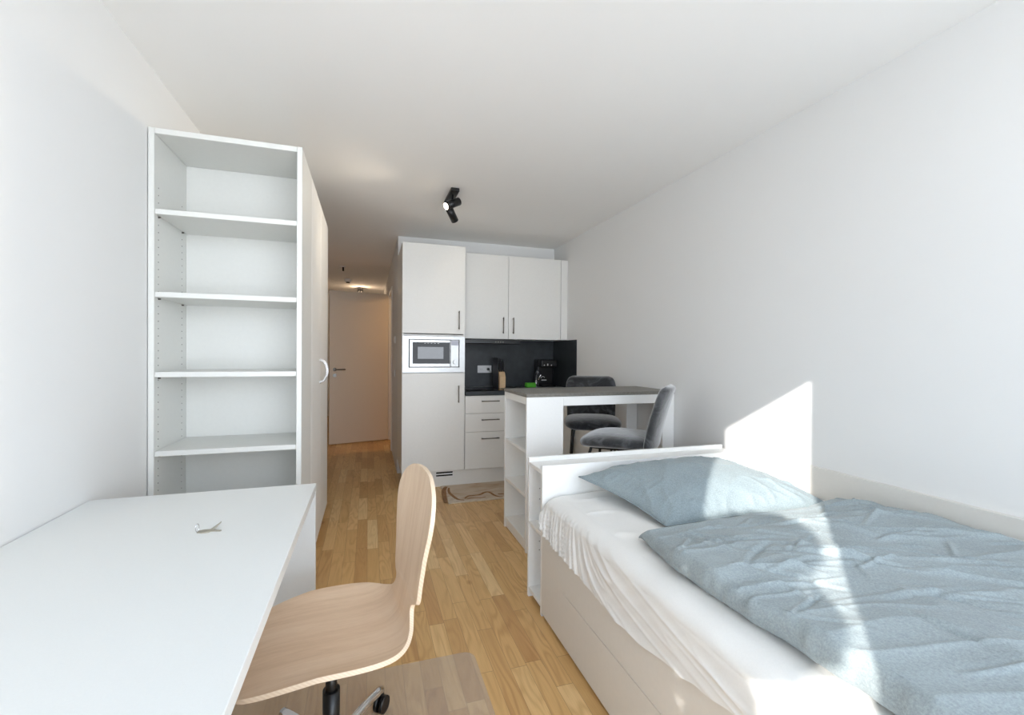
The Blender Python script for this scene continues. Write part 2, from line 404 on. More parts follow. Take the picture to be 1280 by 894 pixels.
# one continuous ply shell: profile along s (x back, z up) with half widths
PR = [(-.245, .412, .0), (-.240, .417, .11), (-.225, .424, .160), (-.19, .431, .190), (-.12, .434, .212), (-.03, .431, .225), (.06, .426, .228), (.12, .426, .220), (.155, .431, .203), (.180, .442, .178), (.197, .460, .148), (.206, .480, .120),
      (.2105, .500, .104), (.214, .518, .106), (.2165, .530, .128), (.221, .545, .148), (.227, .590, .157), (.235, .645, .170), (.244, .705, .188), (.252, .755, .203), (.259, .800, .201), (.265, .840, .176), (.269, .868, .132), (.2715, .884, .08), (.272, .890, .0)]
def cat(P, u):
    n = len(P)-1; k = min(int(u*n), n-1); f = u*n-k
    p0, p1, p2, p3 = P[max(k-1, 0)], P[k], P[k+1], P[min(k+2, n)]
    return [0.5*((2*b)+(-a+c)*f+(2*a-5*b+4*c-d)*f*f+(-a+3*b-3*c+d)*f**3) for a, b, c, d in zip(p0, p1, p2, p3)]
def shell(u, v):
    x, z, w = cat(PR, u); w = max(w, .0006); q = 2*v-1
    yy = q*w
    if z < .47: z += .055*(abs(yy)/.23)**2.6*min(1, max(0, (x+.25)/.2))*(.5) - .010*(1-(yy/.23)**2) 
    else: x -= .38*yy*yy*min(1, (z-.47)/.2)
    return (x, yy, z)
m = MB(); m.grid(shell, 110, 28)
sh = obj('shell', m, [M['beech'], M['beechedge']], ch, local=True)
k = sh.modifiers.new('ply', 'SOLIDIFY'); k.thickness = .012; k.offset = 0; k.material_offset_rim = 1; k.use_even_offset = False
k = sh.modifiers.new('round', 'BEVEL'); k.width = .002; k.segments = 2; k.limit_method = 'ANGLE'; k.angle_limit = math.radians(50)
m = MB().box(-.09, .09, -.07, .07, .383, .405, bev=.004).cyl((0, 0, .36), (0, 0, .384), .035); obj('seat_plate', m, M['black'], ch, local=True)
m = MB().cyl((0, 0, .19), (0, 0, .36), .016).cyl((0, 0, .10), (0, 0, .27), .024); obj('column', m, M['blackplastic'], ch, local=True)
m = MB().lathe([(.03, .075), (.045, .08), (.045, .115), (.028, .128)]); obj('hub', m, M['blackplastic'], ch, local=True)
for q in range(5):
    a = math.radians(72*q+48); ca, sa = math.cos(a), math.sin(a)
    m = MB().tube([(ca*.035, sa*.035, .10), (ca*.16, sa*.16, .098), (ca*.26, sa*.26, .082)], .0145, n=12)
    lg = obj('base_leg', m, M['chrome'], ch, local=True)
    px, py = -sa, ca
    m = MB()
    for o_ in (-.016, .006): m.cyl((ca*.265+px*o_, sa*.265+py*o_, .0275), (ca*.265+px*(o_+.012), sa*.265+py*(o_+.012), .0275), .0272, n=20)
    m.cyl((ca*.265, sa*.265, .04), (ca*.265, sa*.265, .08), .008)
    obj('castor', m, M['blackplastic'], lg, local=True)

# mat (rounded corners) under the chair
def rrect(x0, x1, y0, y1, r, n=6):
    P = []
    for cx, cy, a0 in ((x1-r, y1-r, 0), (x0+r, y1-r, 90), (x0+r, y0+r, 180), (x1-r, y0+r, 270)):
        for k in range(n+1):
            a = math.radians(a0+90*k/n); P.append((cx+r*math.cos(a), cy+r*math.sin(a)))
    return P
tag(obj('floor_mat', MB().prism(rrect(-.55, .425, .75, 1.832, .045), 'z', .0005, .0022), M['vinyl']), 'translucent floor protector mat under the beech swivel chair', 'mat')

# ------------------------------------------------------------------ kitchen
XT, YT, YU, ZT = .877, 4.176, 4.42, 2.269
def bar_handle(mb, p0, p1, out, r=.005):
    p0, p1, out = Vector(p0), Vector(p1), Vector(out); d = (p1-p0).normalized()
    mb.cyl(p0+out, p1+out, r, n=10)
    for p in (p0+d*.012, p1-d*.012): mb.cyl(p, p+out, r*.8, n=8)
    return mb
tc = thing('tall_cabinet', 'tall white built-in cabinet at the left end of the kitchen', 'cabinet', (.585, 4.48, 0))
m = MB().box(XH, XH+.018, YT+.021, YW-.001, .152, ZT).box(XT-.018, XT-.001, YT+.021, YW-.001, .152, ZT)
m.box(XH+.018, XT-.018, YT+.021, YW-.001, ZT-.018, ZT).box(XH+.018, XT-.018, YT+.021, YW-.001, .152, .17).box(XH+.018, XT-.018, YW-.02, YW-.002, .17, ZT-.018)
m.box(XH+.018, XT-.018, YT+.021, YW-.02, 1.415, 1.432).box(XH+.018, XT-.018, YT+.021, YW-.02, 1.066, 1.078)
obj('carcass', m, M['laminate_warm'], tc)
for z0, z1, hz0, hz1 in ((1.440, ZT, 1.483, 1.656), (.152, 1.070, .794, .953)):
    d = obj('door', bx(XH+.001, XT-.003, YT, YT+.0195, z0, z1), M['laminate_warm'], tc)
    obj('handle', bar_handle(MB(), (.813, YT, hz0), (.813, YT, hz1), (0, -.028, 0)), M['handle'], d)

mw = thing('microwave', 'built-in steel microwave oven in the tall kitchen cabinet', 'microwave', (.585, 4.40, 1.078))
y0 = YT
m = MB()
x0, x1, z0, z1 = XH+.003, XT-.004, 1.0795, 1.4135
fx0, fx1, fz0, fz1 = .352, .822, 1.124, 1.386
for q in ((x0, fx0, z0, z1), (fx1, x1, z0, z1), (fx0, fx1, z0, fz0), (fx0, fx1, fz1, z1)): m.box(q[0], q[1], y0-.002, y0+.016, q[2], q[3], bev=.0)
obj('trim_frame', m, M['steel'], mw)
obj('housing', bx(fx0-.02, fx1+.02, y0+.022, y0+.36, fz0-.02, fz1+.02), M['blackplastic'], mw)
dx1 = .735
md = obj('door', bx(fx0+.006, dx1-.002, y0-.012, y0+.02, fz0+.005, fz1-.004, bev=.003), M['steel'], mw)
obj('window', bx(.386, .728, y0-.0135, y0-.0121, 1.160, 1.358, bev=.0), M['glassblack'], md)
obj('reflection_patch', bx(.432, .668, y0-.0142, y0-.0136, 1.205, 1.315, bev=0), M['glassreflect'], md)  # paler glossy patch painting the room window's reflection onto the door
cp = obj('control_panel', bx(dx1, fx1-.008, y0-.012, y0+.02, fz0+.005, fz1-.004, bev=.003), M['steel'], mw)
obj('display', bx(dx1+.006, fx1-.014, y0-.0135, y0-.0122, 1.332, 1.376, bev=0), M['display'], cp)
obj('knob', MB().cyl((.775, y0-.0122, 1.175), (.775, y0-.030, 1.175), .020, .018, n=28), M['steel'], cp)
m = MB()
for k in range(5): m.box(.49+.03*k, .505+.03*k, y0-.0142, y0-.0136, 1.346, 1.350, bev=0)
obj('lettering', m, M['plasticwhite'], md)

# wall cabinets
for nm, xa, xb, hxx, lb in (('wall_cabinet', XT+.002, 1.3815, 1.322, 'narrower white wall cabinet beside the tall kitchen cabinet'), ('wall_cabinet', 1.3825, 1.970, 1.430, 'wider white wall cabinet near the right wall')):
    e = thing(nm, lb, 'cabinet', ((xa+xb)/2, 4.61, 1.41), 0, 'kitchen wall cabinets')
    obj('carcass', bx(xa, xb, YU+.0205, YW-.001, 1.41, ZT), M['laminate_warm'], e)
    d = obj('door', bx(xa+.0005, xb-.0025, YU, YU+.0195, 1.408, ZT), M['laminate_warm'], e)
    obj('handle', bar_handle(MB(), (hxx, YU, 1.465), (hxx, YU, 1.632), (0, -.028, 0)), M['handle'], d)
tag(obj('filler_strip', bx(1.9725, XR-.001, YU+.001, YU+.02, 1.41, ZT), M['laminate_warm']), 'narrow white filler strip between wall cabinet and right wall', 'panel')

# drawer unit and sink unit
e = thing('drawer_unit', 'white base cabinet with three drawers under the dark worktop', 'cabinet', (1.11, 4.48, .15))
DUX = 1.345
obj('carcass', bx(XT+.002, DUX, YT+.0205, YW-.02, .152, .853), M['laminate_warm'], e)
for z0, z1, hz in ((.683, .851, .800), (.506, .680, .622), (.152, .503, .442)):
    d = obj('drawer', bx(XT+.003, DUX-.002, YT, YT+.0195, z0, z1), M['laminate_warm'], e)
    obj('handle', bar_handle(MB(), (1.035, YT, hz), (1.213, YT, hz), (0, -.028, 0)), M['handle'], d)
e = thing('sink_unit', 'white base cabinet under the sink behind the bar table', 'cabinet', (1.69, 4.48, .15))
obj('carcass', bx(DUX+.002, 1.985, YT+.0205, YW-.02, .152, .853), M['laminate_warm'], e)
d = obj('door', bx(DUX+.003, 1.984, YT, YT+.0195, .152, .851), M['laminate_warm'], e)
obj('handle', bar_handle(MB(), (1.40, YT, .64), (1.40, YT, .80), (0, -.028, 0)), M['handle'], d)
pl = thing('plinth_board', 'white kitchen plinth with a dark ventilation grille', 'plinth', (1.14, 4.215, 0))
obj('board', bx(XH+.002, 1.985, 4.205, 4.223, 0, .149, bev=.001), M['laminate_warm'], pl)
m = MB().box(.605, .775, 4.2025, 4.2045, .088, .146, bev=0, mi=0)
for z in (.098, .124): m.box(.612, .768, 4.2015, 4.2024, z, z+.014, bev=0, mi=1)
obj('vent_grille', m, [M['plasticwhite'], M['darkgap']], pl)
wk = thing('worktop', 'dark slate kitchen worktop over the white drawers', 'worktop', (1.46, 4.48, .854))
obj('slab', bx(XT+.002, XR-.002, YT-.012, YW-.012, .855, .895, bev=.002), M['slate'], wk)
obj('sink_bowl', bx(1.50, 1.95, 4.30, 4.62, .8955, .899, bev=.001), M['steel'], wk)
bs = thing('backsplash', 'dark slate backsplash between worktop and wall cabinets', 'backsplash', (1.46, 4.79, .895))
obj('back_sheet', bx(XT+.001, XR-.001, YW-.010, YW-.001, .896, 1.407, bev=0), M['slate'], bs)
obj('side_sheet', bx(XR-.009, XR-.001, 4.188, YW-.0105, .896, 1.407, bev=0), M['slate'], bs)
tag(obj('cooktop', bx(.91, 1.29, 4.235, 4.70, .8955, .9, bev=.001), M['glassblack']), 'black glass cooktop set in the kitchen worktop', 'cooktop')
hd = thing('range_hood', 'slim black range hood under the wall cabinets', 'hood', (1.17, 4.5, 1.34))
obj('body', bx(.885, 1.455, 4.36, YW-.012, 1.365, 1.4065, bev=.003), M['black'], hd)
obj('visor', bx(.885, 1.455, 4.255, 4.359, 1.355, 1.392, bev=.004), M['blackplastic'], hd)
for k in range(4): obj('button', MB().cyl((1.20+.025*k, 4.2548, 1.373), (1.20+.025*k, 4.252, 1.373), .006, n=12), M['handle'], hd)

# counter things
yb = YW-.0105
e = thing('wall_socket', 'white double power socket on the dark backsplash', 'socket', (1.22, yb, 1.045))
obj('plate', bx(1.143, 1.300, yb-.009, yb, 1.046, 1.127, bev=.002), M['plasticwhite'], e)
for x in (1.182, 1.261):
    m = MB().cyl((x, yb-.0092, 1.0865), (x, yb-.0125, 1.0865), .026, .025, n=24)
    m.cyl((x-.009, yb-.0126, 1.0865), (x-.009, yb-.013, 1.0865), .003, n=8, mi=1).cyl((x+.009, yb-.0126, 1.0865), (x+.009, yb-.013, 1.0865), .003, n=8, mi=1)
    obj('outlet', m, [M['plasticwhite'], M['darkgap']], e)
pc = thing('power_cord', 'black power cord plugged into the white wall socket', 'cord', (1.30, 4.7, .9))
obj('plug', MB().cyl((1.261, yb-.0135, 1.0865), (1.261, yb-.045, 1.0865), .016, .011, n=16), M['blackplastic'], pc)
obj('cable', MB().tube([(1.261, yb-.045, 1.0865), (1.268, yb-.065, 1.07), (1.30, yb-.06, .99), (1.345, yb-.06, .93), (1.352, yb-.08, .902), (1.355, yb-.12, .8985)], .0032, n=8, sm=2), M['blackplastic'], pc)
tag(obj('cable', MB().tube([(.885, 4.245, .9035), (.93, 4.23, .9035), (1.0, 4.235, .9035), (1.08, 4.25, .9035), (1.13, 4.30, .9035), (1.10, 4.36, .9035), (1.0, 4.38, .9035)], .003, n=8, sm=2), M['blackplastic']), 'black cable curled on the worktop beside the tall cabinet', 'cable')

kb = thing('knife_block', 'pale wood knife block holding black-handled knives', 'knife block', (1.345, 4.55, .9))
m = MB().prism([(4.50, .8955), (4.60, .8955), (4.60, 1.10), (4.53, 1.06), (4.50, 1.015)], 'x', 1.313, 1.380, bev=.003)
obj('block', m, M['blockwood'], kb)
for k in range(3):
    for j in range(2):
        x = 1.325+.0215*k; yv = 4.54+.035*j; z = 1.068+.018*j
        m = MB().box(x-.007, x+.007, yv-.011, yv+.011, z, z+.10+.015*j, bev=.003)
        kn = obj('knife', m, M['blackplastic'], kb)
m = MB().prism(rrect(1.06, 1.30, .897, 1.20, .02), 'y', 4.70, 4.712)
for v in m.bm.verts: v.co.x += .012
tag(obj('cutting_board', MB().prism(rrect(1.400, 1.412, 0, 1, .002), 'y', 0, 1) if False else bx(1.293, 1.308, 4.52, 4.70, .8955, 1.215, bev=.004), M['blackplastic']), 'tall thin black board standing left of the knife block', 'board')
tag(obj('sponge', bx(1.603, 1.708, 4.46, 4.53, .8995, .9495, bev=.006, seg=2), M['green']), 'green sponge on the worktop behind the bar table', 'sponge')
fc = thing('faucet', 'chrome kitchen faucet at the sink beside the green sponge', 'faucet', (1.77, 4.66, .9))
obj('spout', MB().tube([(1.775, 4.64, .94), (1.775, 4.64, 1.0), (1.768, 4.60, 1.055), (1.745, 4.52, 1.075), (1.728, 4.47, 1.062)], .014, n=12, sm=2), M['chrome'], fc)
obj('body', MB().cyl((1.775, 4.64, .8995), (1.775, 4.64, .96), .021, .017), M['chrome'], fc)
obj('lever', MB().cyl((1.793, 4.64, .955), (1.812, 4.585, 1.03), .009, .006, n=10), M['chrome'], fc)
cm = thing('coffee_maker', 'black countertop appliance with small white markings in the kitchen corner', 'appliance', (1.87, 4.58, .9))
obj('housing', bx(1.80, 1.985, 4.655, 4.77, .8995, 1.195, bev=.012, seg=3), M['blackplastic'], cm)
obj('head', bx(1.80, 1.985, 4.54, 4.654, 1.115, 1.195, bev=.012, seg=3), M['blackplastic'], cm)
obj('drip_tray', bx(1.815, 1.97, 4.54, 4.654, .8995, .915, bev=.004), M['black'], cm)
for x in (1.828, 1.868, 1.912): obj('button', bx(x, x+.010, 4.5385, 4.5395, 1.13, 1.142+.01*(x == 1.868), bev=0), M['plasticwhite'], cm)
m = MB().tube([(1.84+.022*(1-math.cos(a)), 4.652, .985+.022*math.sin(a)) for a in [PI*k/8 for k in range(8)]], .003, n=6)
m.box(1.845, 1.905, 4.650, 4.654, .962, .971, bev=0)
obj('emblem', m, M['plasticwhite'], cm)

# rug in front of the kitchen
rg = thing('kitchen_rug', 'beige rug with brown veining in front of the kitchen', 'rug', (1.0, 3.95, 0))
obj('pile', MB().prism(rrect(.650, 1.85, 3.735, 4.198, .012), 'z', .0005, .008), M['rug'], rg)
obj('border', MB().prism([(.642, 3.690), (1.85, 3.690), (1.85, 3.734), (.80, 3.734), (.72, 3.80), (.700, 3.88), (.665, 3.86), (.648, 3.76)], 'z', .0005, .0088), M['rugedge'], rg)

RIB = [[(0.701, 4.159), (0.663, 4.074), (0.64, 3.911), (0.623, 3.709)], [(0.718, 4.117), (0.692, 3.984), (0.714, 3.845), (0.734, 3.76), (0.783, 3.731)], [(0.797, 3.768), (0.839, 3.84), (0.892, 3.835), (0.953, 3.835), (1.002, 3.896), (1.045, 3.897), (1.062, 3.785), (1.086, 3.734), (1.124, 3.727)], [(0.814, 3.752), (0.878, 3.775), (0.931, 3.749), (0.982, 3.765)], [(1.103, 3.806), (1.157, 3.801)]]
RW = [0.022, 0.014, 0.014, 0.008, 0.014]
m = MB()
for P, w_ in zip(RIB, RW):
    pts = [Vector((*q, 0)) for q in P]
    for _ in range(2):
        q2 = [pts[0]]
        for a, b in zip(pts, pts[1:]): q2 += [a.lerp(b, .25), a.lerp(b, .75)]
        pts = q2+[pts[-1]]
    L_, R_ = [], []
    for k in range(len(pts)):
        d = (pts[min(k+1, len(pts)-1)]-pts[max(k-1, 0)]).normalized(); nn = Vector((-d.y, d.x, 0))*w_*(.5+.5*math.sin(PI*(k+.5)/len(pts)))
        L_.append(m.bm.verts.new(pts[k]+nn+Vector((0, 0, .0092)))); R_.append(m.bm.verts.new(pts[k]-nn+Vector((0, 0, .0092))))
    for k in range(len(pts)-1): m.bm.faces.new((L_[k], L_[k+1], R_[k+1], R_[k]))
obj('veining', m, M['rugvein'], rg)

# ------------------------------------------------------------------ bar table
B0, B1, BY0, BY1, BZ = .947, XR-.004, 2.635, 3.111, 1.0035
bt = thing('bar_table', 'white bar table with grey top and open side shelves', 'table', (1.5, 2.87, 0))
obj('tabletop', bx(B0-.003, B1, BY0-.003, BY1+.002, BZ-.022, BZ, bev=.0015), M['stone'], bt)
US = 1.199
obj('front_panel', bx(B0, US, BY0, BY0+.02, .0, BZ-.0225), M['laminate'], bt)
obj('rear_panel', bx(B0, US, BY1-.02, BY1, .0, BZ-.0225), M['laminate'], bt)
obj('inner_panel', bx(US-.02, US-.001, BY0+.021, BY1-.021, .0, BZ-.0225), M['laminate'], bt)
for z in (.645, .362, .075): obj('shelf', bx(B0+.004, US-.021, BY0+.021, BY1-.021, z-.02, z), M['laminate'], bt)
obj('shelf_apron', bx(B0+.002, B0+.018, BY0+.021, BY1-.021, .934, BZ-.0225), M['laminate'], bt)
obj('plinth', bx(B0+.012, B0+.028, BY0+.021, BY1-.021, 0, .054), M['laminate'], bt)
obj('apron', bx(US+.001, 1.952, BY0+.001, BY0+.02, .921, BZ-.0225), M['laminate'], bt)
obj('apron', bx(US+.001, 1.952, BY1-.02, BY1-.001, .921, BZ-.0225), M['laminate'], bt)
obj('leg', bx(1.953, B1, BY0, BY0+.02, 0, BZ-.0225), M['laminate'], bt)
obj('leg', bx(1.953, B1, BY1-.02, BY1, 0, BZ-.0225), M['laminate'], bt)

# ------------------------------------------------------------------ bar chairs (facing local -y)
def super_slab(mb, w, d, zb, zt, p=4.0, n=48, k=9, dome=.0, yc=0.0, front_drop=0):
    def fn(u, v):
        a = 2*PI*u; ca, sa = math.cos(a), math.sin(a)
        f = PI*(v-.5)
        r = max(math.cos(f), 0)**.45; h = math.sin(f)
        x = w/2*math.copysign(abs(ca)**(2/p), ca)*r; y = d/2*math.copysign(abs(sa)**(2/p), sa)*r+yc
        z = (zb+zt)/2+(zt-zb)/2*math.copysign(abs(h)**.8, h)
        if h > 0: z += dome*(1-(x/(w/2))**2)*(1-((y-yc)/(d/2))**2)
        z -= front_drop*max(0, -(y-yc)/(d/2))**2
        return (x, y, z)
    mb.grid(fn, n, 2*k, closed_u=True); bmesh.ops.remove_doubles(mb.bm, verts=mb.bm.verts[:], dist=1e-5); return mb
def bar_chair(label, loc, rot, mid):
    e = thing('bar_chair', label, 'chair', loc, rot, 'velvet bar chairs at the bar table')
    s = super_slab(MB(), .44, .43, .682, .762, dome=.012, yc=0, front_drop=.018)
    obj('seat', s, M['velvet'], e, local=True)
    def fn(u, v):
        # closed cushion: u around the section, v up
        z = .675+.395*v; a = 2*PI*u; ca, sa = math.cos(a), math.sin(a)
        e1 = min(1, (1-v)/.26); e0 = min(1, v/.12)
        w = .215*(1-.28*(1-math.sqrt(max(0, 1-(1-e1)**2))) - .45*(1-math.sqrt(max(0, 1-(1-e0)**2)))) - .018*(1-v)
        if v > .999 or v < .001: sc = .02
        else: sc = min(1, math.sqrt(max(0, 1-(1-min(1, (1-v)/.07))**2))+.02, math.sqrt(max(0, 1-(1-min(1, v/.08))**2))+.02)
        x = w*math.copysign(abs(ca)**.55, ca); y = .035*sc*math.copysign(abs(sa)**.8, sa)
        y += .205+.115*v**1.25-.55*x*x+.015*(1-v)
        return (x, y, z)
    b = MB(); b.grid(fn, 44, 30, closed_u=True)
    for zlim in (0, 1):
        pass
    bmesh.ops.holes_fill(b.bm, edges=[ed for ed in b.bm.edges if ed.is_boundary], sides=0)
    obj('backrest', b, M['velvet'], e, local=True)
    for sx in (-1, 1):
        for sy in (-1, 1):
            m = MB().tube([(sx*.14, sy*.13, .684), (sx*.16, sy*.15, .60), (sx*.185, sy*.18, .004)], .0095, n=10)
            obj('leg', m, M['black'], e, local=True)
    m = MB().tube([(sx*.177, sy*.171, .23) for sx, sy in ((-1, -1), (1, -1), (1, 1), (-1, 1))], .007, n=8, closed=True, sm=2)
    obj('footrest', m, M['black'], e, local=True)
    m = MB().box(-.15, .15, -.14, .14, .672, .684, bev=.003); obj('seat_frame', m, M['black'], e, local=True)
    return e
def face(dx, dy): return math.atan2(dy, dx)+PI/2
bar_chair('grey velvet bar chair between the bed headboard and bar table', (1.515, 2.505, 0), face(-.74, .67), 0)
bar_chair('grey velvet bar chair behind the bar table facing the room', (1.70, 3.185, 0), face(-.42, -.90), 1)

# ------------------------------------------------------------------ bed
hb = thing('storage_headboard', 'white headboard unit with narrow open side shelves', 'headboard', (1.42, 2.08, 0))
HB0, HY0, HY1, HZ = .792, 1.976, 2.179, .7192
HBX = 2.025
obj('rear_panel', bx(HB0, HBX, HY1-.018, HY1, 0, HZ), M['laminate'], hb)
obj('front_panel', bx(HB0, HBX, HY0, HY0+.018, 0, HZ), M['laminate'], hb)
obj('top_panel', bx(HB0, HBX, HY0+.0185, HY1-.0185, HZ-.042, HZ-.022), M['laminate'], hb)
obj('shelf', bx(HB0+.002, HBX, HY0+.0185, HY1-.0185, .375, .393), M['laminate'], hb)
obj('shelf', bx(HB0+.002, HBX, HY0+.0185, HY1-.0185, .035, .053), M['laminate'], hb)
m = MB().box(HB0+.26, HB0+.278, HY0+.0185, HY1-.0185, .053, HZ-.042, bev=0); obj('divider', m, M['laminate'], hb)
for z in (.28, .235, .50, .555): obj('peg_hole', MB().cyl((HB0+.06, HY1-.0182, z), (HB0+.06, HY1-.019, z), .0028, n=8), M['peg'], hb)

bd = thing('bed_frame', 'white daybed frame with a drawer front along the floor', 'bed', (1.42, .96, 0))
Y0b = -.05
pan = [(HY0-.001, .018), (HY0-.001, .462), (Y0b, .462), (Y0b, .2365), (1.738, .2365), (1.738, .2335), (Y0b, .2335), (Y0b, .018)]
obj('side_panel', MB().prism(pan, 'x', HB0, HB0+.02), M['bedwhite'], bd)
obj('end_board', bx(HB0, XR-.022, Y0b-.022, Y0b-.002, .0, .60), M['bedwhite'], bd)
obj('wall_board', bx(XR-.021, XR-.002, Y0b, HY0-.002, .02, .7235), M['bedwhite'], bd)
obj('slat_base', bx(HB0+.025, XR-.03, Y0b+.005, HY0-.005, .30, .385), M['bedwhite'], bd)
for y in (.5, 1.8): obj('foot', bx(HB0+.012, HB0+.0195, y, y+.06, 0, .0175, bev=0), M['darkgap'], bd)

# ---- mattress in its fitted sheet
hem = [(-.03, .465), (.70, .462), (.78, .450), (.90, .428), (.98, .410), (1.17, .386), (1.36, .380), (1.6, .395), (1.80, .402), (1.88, .418), (1.93, .452), (1.972, .488)]
def interp(P, x):
    if x <= P[0][0]: return P[0][1]
    for (a, b), (c, d) in zip(P, P[1:]):
        if x <= c:
            f = (x-a)/(c-a); f = f*f*(3-2*f); return b+(d-b)*f
    return P[-1][1]
MT = .583
def ridge(x, y, z=0.0): return 1-abs(noise.noise(Vector((x, y, z))))*2
def sfold(y, z):
    fan = .13+.75*math.exp(-((1.98-y)/.28)**2)           # folds fan out steeply from the pulled corner
    g = z-fan*y+.02*noise.noise(Vector((y*2.1, z*3, 4)))
    a = max(0, ridge(y*1.3, g*15, 1.7))**2.2*.013+max(0, ridge(y*2.2+3, g*31, 6.1))**2.5*.006
    return a*(.55+.45*noise.noise(Vector((y*1.7, 0, 8)))+.35*math.exp(-((1.98-y)/.4)**2))
def sheet(u, v):
    y = -.03+2.0*u
    # v 0..1: from hem on the left side, up, over the edge, across the top
    hz = interp(hem, y) + .004*noise.noise(Vector((y*9, 0, 3)))
    E0 = .66
    if v < .36:
        f = v/.36; z = hz+(MT-.045-hz)*f; x = HB0-.008+.012*f
        x -= sfold(y, z)*(.35+.65*min(1, (1-f)*2.2)) + .0015*noise.noise(Vector((y*16+z*20, z*4, 5))) + .004*(1-f)
        x -= .010*math.exp(-((y-1.93)/.05)**2)*(1-f)
    elif v < .56:
        a = (v-.36)/.20*PI/2; r = .055
        x = HB0+.004+r*1.5*(1-math.cos(a)); z = MT-.045+.045*math.sin(a)
        x -= sfold(y, z)*.35*math.cos(a); z += .003*noise.noise(Vector((y*8, x*6, 2)))
    else:
        f = (v-.56)/.44; x = HB0+.0865+(XR-.03-HB0-.0865)*f; z = MT+.010*math.sin(PI*min(1, f*1.5))*.6
        n1 = ridge(x*3+y*5, y*2-x*5, 4.0); z += .006*max(0, n1)**3*math.exp(-f*3)+.004*noise.noise(Vector((x*7, y*7, 2)))
    ye = 1.972-y
    r = .055
    if ye < r:
        q = (r-ye)/r; dz = .042*(1-math.sqrt(max(0, 1-q*q)))
        if z > .5: z -= dz*(z-.5)/.083
        x += .012*q*q*(1 if v < .56 else 0)
    return (x, y, z)
m = MB(); V = m.grid(sheet, 420, 110)
bmesh.ops.recalc_face_normals(m.bm, faces=m.bm.faces[:])
# close the underside
nu = len(V)
bot = [m.bm.verts.new((XR-.03, V[i][-1].co.y, .388)) for i in range(nu)]; bot2 = [m.bm.verts.new((HB0+.026, V[i][-1].co.y, .388)) for i in range(nu)]
bot3 = [m.bm.verts.new((HB0+.026, V[i][-1].co.y, max(.389, min(.464, V[i][0].co.z+.0)) + .0)) for i in range(nu)]
for i in range(nu-1):
    m.bm.faces.new((V[i][-1], V[i+1][-1], bot[i+1], bot[i])); m.bm.faces.new((bot[i], bot[i+1], bot2[i+1], bot2[i]))
ms = obj('mattress', m, M['sheet'])
tag(ms, 'mattress in a creased white fitted sheet on the daybed', 'mattress')

# ---- pillow
A_, B_, C_, D_ = Vector((.955, 1.915, .672)), Vector((1.075, 1.425, .606)), Vector((1.905, 1.385, .606)), Vector((1.765, 1.945, .690))
def pillow_fn(top):
    def fn(u, v):
        # u along the long side, v from back to front
        p = (A_*(1-u)+D_*u)*(1-v)+(B_*(1-u)+C_*u)*v
        eu, ev = min(u, 1-u)*2, min(v, 1-v)*2
        # edges pulled inward between the corners
        c = Vector((1.42, 1.67, p.z))
        pull = .050*(math.sin(PI*u)*(1-ev)**3+math.sin(PI*v)*(1-eu)**3)
        d = (c-p); d.z = 0
        if d.length > 1e-6: p = p+d.normalized()*pull*.6
        puff = (1-(1-eu)**2.2)**.55*(1-(1-ev)**2.2)**.55
        if top:
            h = .102*puff
            n = noise.noise(Vector((p.x*5, p.y*5, .3)))*.010+(max(0, ridge(p.x*9+p.y*3, p.y*7-p.x*4, .8))**3)*.013*(1.25-puff)+noise.noise(Vector((p.x*16, p.y*14, 2)))*.003
            dc = min((Vector((u*.8, v*.55))-Vector(q)).length for q in ((0, 0), (0, .55), (.8, 0), (.8, .55)))
            ang = math.atan2(v*.55-.275, u*.8-.4)
            n += .007*max(0, ridge(ang*7, dc*1.5, 2.2))**3*math.exp(-((dc-.14)/.13)**2)
            h += n*min(1, puff*2.5)*(1 if v > .35 else .35+1.85*v)
        else: h = -.05*puff
        z = p.z+h
        if not top: z = max(z, MT+.012+.004*0)
        return (p.x, p.y, max(z, MT+.011))
    return fn
m = MB(); m.grid(pillow_fn(True), 120, 80); m.grid(pillow_fn(False), 120, 80); bmesh.ops.remove_doubles(m.bm, verts=m.bm.verts[:], dist=.0004)
# seam piping round the edge
pw = thing('pillow', 'plump grey-blue pillow leaning against the white headboard', 'pillow', (1.42, 1.67, MT+.01))
obj('pillowcase', m, M['pillow'], pw)
f = pillow_fn(True); ring = [Vector(f(k/40, 0)) for k in range(40)]+[Vector(f(1, k/30)) for k in range(30)]+[Vector(f(1-k/40, 1)) for k in range(40)]+[Vector(f(0, 1-k/30)) for k in range(30)]
obj('seam', MB().tube(ring, .0035, n=6, closed=True, sm=0), M['pillow'], pw)

# ---- duvet
LE = [(-.03, .900), (.45, .905), (.60, .905), (.72, .902), (.85, .890), (1.0, .880), (1.15, .884), (1.25, .900), (1.33, .918), (1.40, .930)]
random.seed(21)
CR = []
def add_crease(x0, y0, x1, y1, w, amp, bend=0.0): CR.append((Vector((x0, y0)), Vector((x1, y1)), w, amp, bend))
for k in range(85):
    cx, cy = random.uniform(.95, 1.97), random.uniform(.40, 1.30); an = random.choice((random.gauss(-.42, .22), random.gauss(-.42, .25), random.gauss(-.15, .3), random.gauss(.9, .4), random.gauss(-1.0, .3))); ln = random.uniform(.08, .34)
    add_crease(cx-math.cos(an)*ln/2, cy-math.sin(an)*ln/2, cx+math.cos(an)*ln/2, cy+math.sin(an)*ln/2, random.uniform(.005, .011), random.uniform(.0022, .0052)*random.choice((1, 1, -1)), random.gauss(0, .05))
for k in range(10):                                     # gathers at the far left corner
    an = random.gauss(-.9, .5); x0, y0 = .955+random.uniform(0, .12), 1.33-random.uniform(0, .12)
    add_crease(x0, y0, x0+.15*math.cos(an), y0+.15*math.sin(an), .007, .004*random.choice((1, -1)), random.gauss(0, .1))
